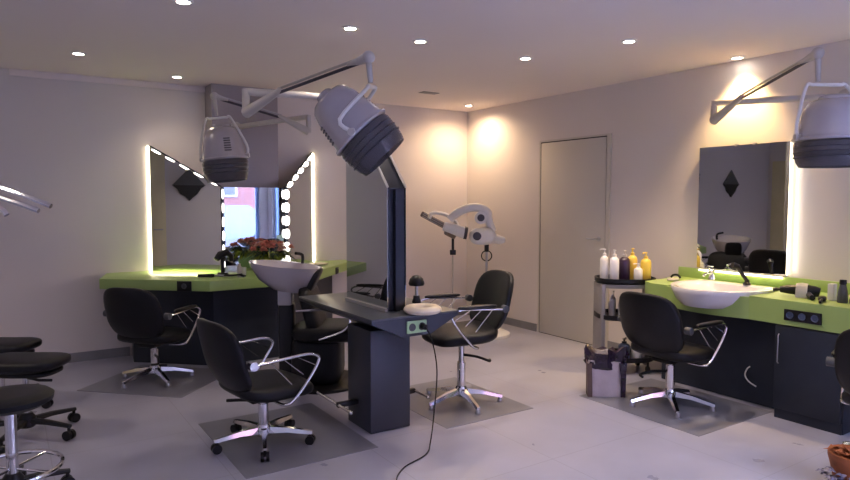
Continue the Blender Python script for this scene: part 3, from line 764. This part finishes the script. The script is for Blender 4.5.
def hood(t, c, r, axis, yoke, htop, s=1.):
    """axis: direction the opening looks away from (up of the helmet); yoke: horizontal unit vector of the pivots"""
    o = Vector(t.location); C_ = Vector(c)-o; ax = Vector(axis).normalized()
    yk = Vector(yoke).normalized(); yk = (yk-ax*yk.dot(ax)).normalized(); z = ax; x = yk; y = z.cross(x)
    m = Matrix(((x.x, y.x, z.x, C_.x), (x.y, y.y, z.y, C_.y), (x.z, y.z, z.z, C_.z), (0, 0, 0, 1)))
    sh = obj('hood_shell', MB().lathe([(r*1.0, -.04*s), (r*1.03, -.02*s), (r*1.0, .0), (r*.93, .07*s), (r*.84, .14*s), (r*.73, .187*s), (r*.58, .207*s), (r*.2, .212*s), (0, .213*s)], seg=40, m=m), 'shell', t)
    vz = MB(); vz.lathe([(r*1.02, -.045*s), (r*1.06, -.06*s), (r*1.04, -.11*s), (r*.98, -.17*s), (r*.90, -.20*s), (r*.88, -.197*s), (r*.96, -.165*s), (r*1.01, -.11*s), (r*.99, -.05*s)], seg=40, m=m)
    v_ = obj('visor', vz, 'visor', t, 'smoked translucent lower hood')
    b = MB()
    for zz in (-.08, -.11, -.14): b.tube([m @ Vector((r*1.045*math.cos(2*PI*k/40), r*1.045*math.sin(2*PI*k/40), zz*s)) for k in range(40)], .0035, 5, closed=True)
    obj('visor_rib', b, 'grille', v_)
    obj('seam_band', MB().tube([m @ Vector((r*1.05*math.cos(2*PI*k/40), r*1.05*math.sin(2*PI*k/40), -.03*s)) for k in range(40)], .012, 6, closed=True), 'shell', sh)
    # grille on the side of the shell
    for a0 in (R(-62), R(118)):
        g = MB()
        for k in range(6):
            zz = .02+.018*k; rr = r*(1.0-.9*zz)
            g.tube([m @ Vector((rr*1.01*math.cos(a0+q), rr*1.01*math.sin(a0+q), zz*s)) for q in (-.16, -.05, .05, .16)], .005, 5)
        obj('grille', g, 'grille', sh)
    # control pod on top
    obj('top_cap', MB().pad((0, 0, 0), (r*.9, r*.6, .05), 3, 5, m=m @ Matrix.Translation((0, 0, .215*s))), 'shell', sh)
    Ht = Vector(htop)-o
    mid = Ht
    p = [m @ Vector((r*1.08, 0, -.02*s)), m @ Vector((r*1.12, 0, .06*s))]
    q = [m @ Vector((-r*1.08, 0, -.02*s)), m @ Vector((-r*1.12, 0, .06*s))]
    pts = [p[0], p[1], mid+yk*r*.62-Vector((0, 0, .015)), mid+yk*r*.4, mid, mid-yk*r*.4, mid-yk*r*.62-Vector((0, 0, .015)), q[1], q[0]]
    obj('yoke', MB().tube(catmull(pts, 4), .011, 8), 'white', t, 'pale looped carrying frame')
    obj('pivot', MB().cyl(p[0]-yk*.02, p[0]+yk*.02, .02), 'offwhite', t); obj('pivot', MB().cyl(q[0]+yk*.02, q[0]-yk*.02, .02), 'offwhite', t)

RT = Vector((.836, -.549, 0)); FW = Vector((.549, .836, 0))
# left one on the pillar
t = thing('hood_dryer', 'farthest hood dryer, on an arm from the grey pillar over the left mirrors', 'hood dryer', (-3.1, -.25, 2.2), 0, 'hood dryers')
arm(t, (-3.05, -.25, 2.19), (-2.61, -1.04, 2.17), (-3.40, -.82, 2.39), (-3.385, -.83, 2.22), (0, -1, 0))
hood(t, (-3.34, -.885, 1.875), .185, (-.10*.836, .06, 1), RT, (-3.375, -.84, 2.20), 1.15)
# centre one on a pole behind the island mirror
t = thing('hood_dryer', 'large tilted hood dryer in the centre, hanging over the island', 'hood dryer', (-2.935, -2.55, .785), 0, 'hood dryers')
obj('mast', MB().cyl((0, 0, 0), (0, 0, 1.42), .025), 'offwhite', t)
arm(t, (-2.935, -2.575, 2.17), (-3.66, -2.50, 2.10), (-3.31, -3.50, 2.245), (-3.30, -3.505, 2.11), (-1, .0, 0))
hood(t, (-3.365, -3.465, 1.868), .160, (-RT*.72+Vector((0, 0, .75))), FW*1.0+RT*.25, (-3.30, -3.505, 2.09), 1.1)
# right one on the right wall
t = thing('hood_dryer', 'hood dryer at the right edge, on an arm from the wall above the mirror', 'hood dryer', (0, -4.42, 2.2), 0, 'hood dryers')
arm(t, (0, -4.42, 2.2), (-.37, -3.64, 2.155), (-.86, -4.62, 2.36), (-.855, -4.625, 2.19), (-1, 0, 0))
hood(t, (-.79, -4.70, 1.875), .205, (.0, 0, 1), RT, (-.82, -4.66, 2.17), .98)

# ------------------------------------------------------------------ backwash unit
wu = thing('backwash_unit', 'black backwash chair with grey white tilted basin behind the island', 'wash unit', (-2.90, -1.87, 0), R(-33))
obj('floor_plate', MB().lathe([(.32, 0), (.32, .02), (.30, .035), (0, .04)], (.03, .03, 0), 36), 'black', wu)
obj('pedestal', MB().pad((0, 0, .22), (.40, .40, .40), 5, 6), 'black', wu)
obj('seat', MB().pad((.12, 0, .44), (.62, .52, .13), 4, 8), 'black', wu)
obj('backrest', MB().pad((-.04, .02, .60), (.12, .48, .42), 4, 8, lambda w: Vector((w.x-.25*w.z, w.y, w.z))), 'black', wu)
for s in (-1, 1):
    pts = catmull([(-.12, s*.29, .64), (.15, s*.29, .65), (.28, s*.29, .60), (.25, s*.29, .50), (.05, s*.29, .42)], 6)
    obj('armrest', MB().tube(pts, .009, 8), 'chrome', wu)
bo = (-.25, -.02, 0)
def bow(sx, sy, z, dx=0):
    return [Vector((bo[0]+dx+sx*math.cos(2*PI*k/40), bo[1]+sy*math.sin(2*PI*k/40), z+.03*math.cos(2*PI*k/40)*-min(1, sx/.2))) for k in range(40)]
b = MB(); b.loft([bow(.07, .07, .76, .02), bow(.14, .12, .765, .02), bow(.215, .18, .83, .0), bow(.26, .215, .90), bow(.285, .235, .955), bow(.288, .24, .970), bow(.272, .225, .967), bow(.22, .19, .92), bow(.13, .12, .85), bow(.03, .03, .83)])
obj('wash_bowl', b, 'greycer', wu, 'shiny grey white ceramic bowl')
obj('bowl_neck', MB().box((bo[0], bo[1]-.02, .715), (.11, .11, .13), .012), 'greycer', wu, 'pale square drain housing')
obj('bowl_support', MB().box((bo[0], bo[1]+.02, .33), (.12, .12, .66), .02), 'blackpl', wu)
obj('side_cover', MB().pad((bo[0]+.22, bo[1]-.02, .83), (.06, .20, .22), 4, 5, lambda w: Vector((w.x+.5*w.z, w.y, w.z))), 'blackpl', wu)
obj('spout', MB().tube(catmull([(bo[0]+.10, bo[1]+.17, .96), (bo[0]+.10, bo[1]+.17, 1.03), (bo[0]+.06, bo[1]+.10, 1.05)], 4), .013, 8), 'blackpl', wu)

# ------------------------------------------------------------------ on the corner counter
fl = thing('flower_arrangement', 'bouquet of coral flowers and lime leaves on the corner counter', 'flowers', (-2.93, -.86, .801))
obj('vase', MB().lathe([(.07, 0), (.09, .02), (.10, .08), (.085, .13), (.08, .135), (.07, .12), (0, .1)], seg=24), 'greenpale', fl)
b = MB(); b2 = MB()
for k in range(70):
    a = random.uniform(0, 2*PI); rr = random.uniform(.0, .17)
    b.leaf((rr*.4*math.cos(a), rr*.4*math.sin(a), .15), (math.cos(a), math.sin(a), random.uniform(-.15, .5)), random.uniform(.10, .2), random.uniform(.04, .075), .3)
obj('leaves', b, 'leaf', fl, ang=25)
for k in range(60):
    a = random.uniform(0, 2*PI)
    b2.leaf((.05*math.cos(a), .05*math.sin(a), .16), (math.cos(a), math.sin(a), random.uniform(.0, .7)), random.uniform(.14, .26), random.uniform(.015, .035), .35)
obj('dark_sprigs', b2, 'dleaf', fl, 'dark pointed leaves', ang=25)
for k in range(16):
    a = 2*PI*k/16*2.4; rr = .04+.011*k
    c = Vector((rr*math.cos(a)*1.05, rr*math.sin(a)*.75, .27-.5*rr*rr*3+random.uniform(-.015, .02)))
    b = MB()
    for j in range(22):
        aa = j*2.4; e = 1.1-j/22*1.3
        b.leaf(c, (math.cos(aa)*math.cos(e), math.sin(aa)*math.cos(e), math.sin(e)), .045, .03, .1)
    obj('blossom', b, 'petal' if k % 3 else 'petal2', fl, ang=25)
tl = thing('hair_dryer', 'black hair dryer standing in a holder left of the flowers', 'hair dryer', (-3.36, -.83, .801), R(10), 'tools on the corner counter')
obj('holder', MB().lathe([(.06, 0), (.06, .01), (.045, .02), (.045, .03), (0, .03)], seg=20), 'blackpl', tl)
obj('handle', MB().tube([(0, 0, .02), (0, 0, .12), (.01, 0, .17)], [.018, .018, .022], 10), 'blackpl', tl)
obj('barrel', MB().tube([(-.06, 0, .15), (-.02, 0, .19), (.04, 0, .21), (.08, 0, .18), (.085, 0, .13)], [.024, .035, .034, .026, .02], 12), 'blackpl', tl)
tl = thing('curling_iron', 'black curling iron lying beside its coiled lead on the left of the corner counter', 'styling tool', (-3.45, -.90, .801), R(-25), 'tools on the corner counter')
obj('handle', MB().tube([(-.14, 0, .018), (-.02, 0, .018), (0, 0, .016)], [.014, .018, .012], 10), 'blackpl', tl)
obj('rod', MB().tube([(0, 0, .016), (.14, 0, .014)], .009, 8), 'steel', tl)
cl = obj('coiled_lead', MB().tube([Vector(((.055+.012*math.sin(k*.9))*math.cos(k*.5)*1.4, (.05+.01*math.cos(k*.7))*math.sin(k*.5), .008+.002*(k % 12))) for k in range(46)], .006, 6), 'blackpl', loc=(-3.30, -1.0, .801))
tag(cl, 'tangle of black cable in front of the lamp column on the corner counter', 'cable')
cu = obj('white_cup', MB().lathe([(.022, 0), (.03, .01), (.032, .075), (.028, .075), (.026, .012), (0, .012)], seg=20), 'white', loc=(-3.20, -.90, .801)); tag(cu, 'small white cup just left of the flowers', 'cup')
tb = obj('tall_jar', MB().lathe([(.018, 0), (.02, .01), (.02, .09), (.012, .10), (.012, .12), (0, .12)], seg=16), 'offwhite', loc=(-3.255, -.98, .801)); tag(tb, 'slim pale jar between the standing dryer and the white cup', 'jar')
rgx = obj('cream_saucer', MB().lathe([(.05, 0), (.085, .012), (.09, .02), (.08, .02), (.05, .008), (0, .008)], seg=26, sx=1.1), 'ring', loc=(-2.25, -.42, .801)); tag(rgx, 'flat cream saucer on the right wing of the corner counter', 'saucer')

# ------------------------------------------------------------------ colour processors in the far corner
pz = thing('colour_processor', 'white jointed hair colour processor on a pole in the far corner', 'appliance', (-.60, -1.15, 0), R(-33), 'hair processors in the corner')
# local x = image right, local y = away
obj('base', MB().lathe([(.26, 0), (.26, .03), (.22, .05), (.04, .07), (0, .07)], seg=32), 'white', pz)
obj('pole', MB().cyl((0, 0, .06), (0, 0, 1.12), .014), 'steel', pz)
obj('body', MB().pad((-.04, 0, 1.12), (.26, .14, .17), 2.6, 8), 'white', pz)
obj('motor_cap', MB().cyl((-.10, -.065, 1.125), (-.10, -.085, 1.125), .040, seg=24), 'grille', pz, 'round dark cap on the white body')
obj('end_knob', MB().tube([(.06, 0, 1.10), (.14, 0, 1.08), (.18, 0, 1.085)], [.05, .042, .022], 12), 'white', pz)
obj('collar', MB().tube([(-.19, 0, 1.15), (-.22, 0, 1.155)], [.062, .062], 16), 'grille', pz)
obj('near_arm', MB().tube(catmull([(-.21, 0, 1.15), (-.32, 0, 1.19), (-.42, 0, 1.22)], 4), [.06, .058, .056, .055, .053, .05, .048, .046, .044], 14), 'white', pz)
obj('hoop', MB().tube(catmull([(-.26, .04, 1.14), (-.30, .05, 1.26), (-.40, .05, 1.33), (-.52, .05, 1.345), (-.56, .05, 1.29)], 6), .035, 10, flat=.55), 'white', pz, 'curved hoop panel')
obj('upper_arm', MB().tube(catmull([(-.36, .03, 1.28), (-.26, .03, 1.36), (-.12, .03, 1.40), (.0, .03, 1.36), (.02, .03, 1.27), (.06, .02, 1.16)], 5), [.032]*26, 12, flat=1.3), 'white', pz)
obj('arm_joint', MB().cyl((-.06, -.03, 1.30), (-.06, .05, 1.30), .06, seg=22), 'white', pz)
obj('joint_disc', MB().cyl((-.06, -.032, 1.30), (-.06, -.036, 1.30), .035, seg=22), 'grille', pz)
obj('hook', MB().tube([Vector((.05*math.cos(2*PI*k/20), 0, .93+.05*math.sin(2*PI*k/20))) for k in range(20)], .006, 6, closed=True).cyl((0, 0, .97), (0, 0, 1.05), .022), 'blackpl', pz)
hl = thing('heat_lamp', 'brown grey louvred heat lamp on a pole left of the white processor', 'appliance', (-.80, -.80, 0), R(-33), 'hair processors in the corner')
obj('base', MB().lathe([(.2, 0), (.2, .025), (.03, .04), (0, .04)], seg=28), 'white', hl)
obj('pole', MB().cyl((0, 0, .03), (0, 0, 1.12), .010), 'offwhite', hl)
obj('clamp', MB().cyl((0, 0, .97), (0, 0, 1.12), .013).box((0, 0, .95), (.06, .04, .05), .006), 'blackpl', hl)
mt = Matrix.Translation((-.13, 0, 1.24)) @ Matrix.Rotation(R(28), 4, 'Y')
pn = obj('panel', MB().box((0, 0, 0), (.42, .18, .055), .01, mt), 'brown', hl)
b = MB()
for k in range(3): b.box((0, -.095, -.018+.018*k), (.38, .012, .007), 0, mt)
obj('slat', b, 'offwhite', pn)
obj('housing', MB().box((.14, 0, -.03), (.12, .16, .09), .015, mt), 'brown', pn)

for o_ in (pz, hl):
    for ch in o_.children:
        if ch.name.split('.')[0] not in ('base', 'pole'): ch.location.z = -1.15*.12-.03; ch.scale = (1.12, 1.12, 1.12)
# ------------------------------------------------------------------ dark floor mats
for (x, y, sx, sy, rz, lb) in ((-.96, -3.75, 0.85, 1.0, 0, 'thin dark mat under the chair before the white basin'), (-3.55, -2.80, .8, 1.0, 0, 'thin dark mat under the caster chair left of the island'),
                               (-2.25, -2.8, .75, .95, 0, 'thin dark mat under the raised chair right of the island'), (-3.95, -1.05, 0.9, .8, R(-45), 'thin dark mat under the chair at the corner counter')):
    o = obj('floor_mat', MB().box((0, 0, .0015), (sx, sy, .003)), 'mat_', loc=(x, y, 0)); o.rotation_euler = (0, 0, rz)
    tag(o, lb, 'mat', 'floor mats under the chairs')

# ------------------------------------------------------------------ daylight
wd_ = bpy.data.worlds.new('World'); scene.world = wd_; wd_.use_nodes = True
nt = wd_.node_tree; bgn = nt.nodes['Background']
bgn.inputs['Color'].default_value = (.52, .60, 1, 1); bgn.inputs['Strength'].default_value = 19
PL = bpy.data.lights.new('portal', 'AREA'); PL.shape = 'RECTANGLE'; PL.size = WX1-WX0; PL.size_y = WZ1-WZ0; PL.cycles.is_portal = True
po = bpy.data.objects.new('window_portal', PL); COL.objects.link(po); po.location = ((WX0+WX1)/2, Y0-.02, (WZ0+WZ1)/2); po.rotation_euler = (-PI/2, 0, 0)
po.rotation_euler = Vector((0, 1, 0)).to_track_quat('-Z', 'Z').to_euler()

PL2 = bpy.data.lights.new('portal', 'AREA'); PL2.shape = 'RECTANGLE'; PL2.size = 2.23; PL2.size_y = VY1-VY0; PL2.cycles.is_portal = True
po2 = bpy.data.objects.new('window_portal', PL2); COL.objects.link(po2); po2.location = (.03, (VY0+VY1)/2, 1.235)
po2.rotation_euler = (0, PI/2, 0)

# ------------------------------------------------------------------ camera
cam = bpy.data.cameras.new('Camera'); co_ = bpy.data.objects.new('Camera', cam); COL.objects.link(co_)
cam.sensor_width = 36; cam.lens = 640/850*36; cam.clip_start = .05
co_.location = (-4.975, -6.59, 1.48)
p = math.atan(40/640)
co_.rotation_euler = Vector((.549*math.cos(p), .836*math.cos(p), -math.sin(p))).to_track_quat('-Z', 'Y').to_euler()
scene.camera = co_
scene.view_settings.view_transform = 'Standard'; scene.view_settings.look = 'None'; scene.view_settings.gamma = 1
scene.view_settings.use_curve_mapping = False; scene.view_settings.exposure = 1.05
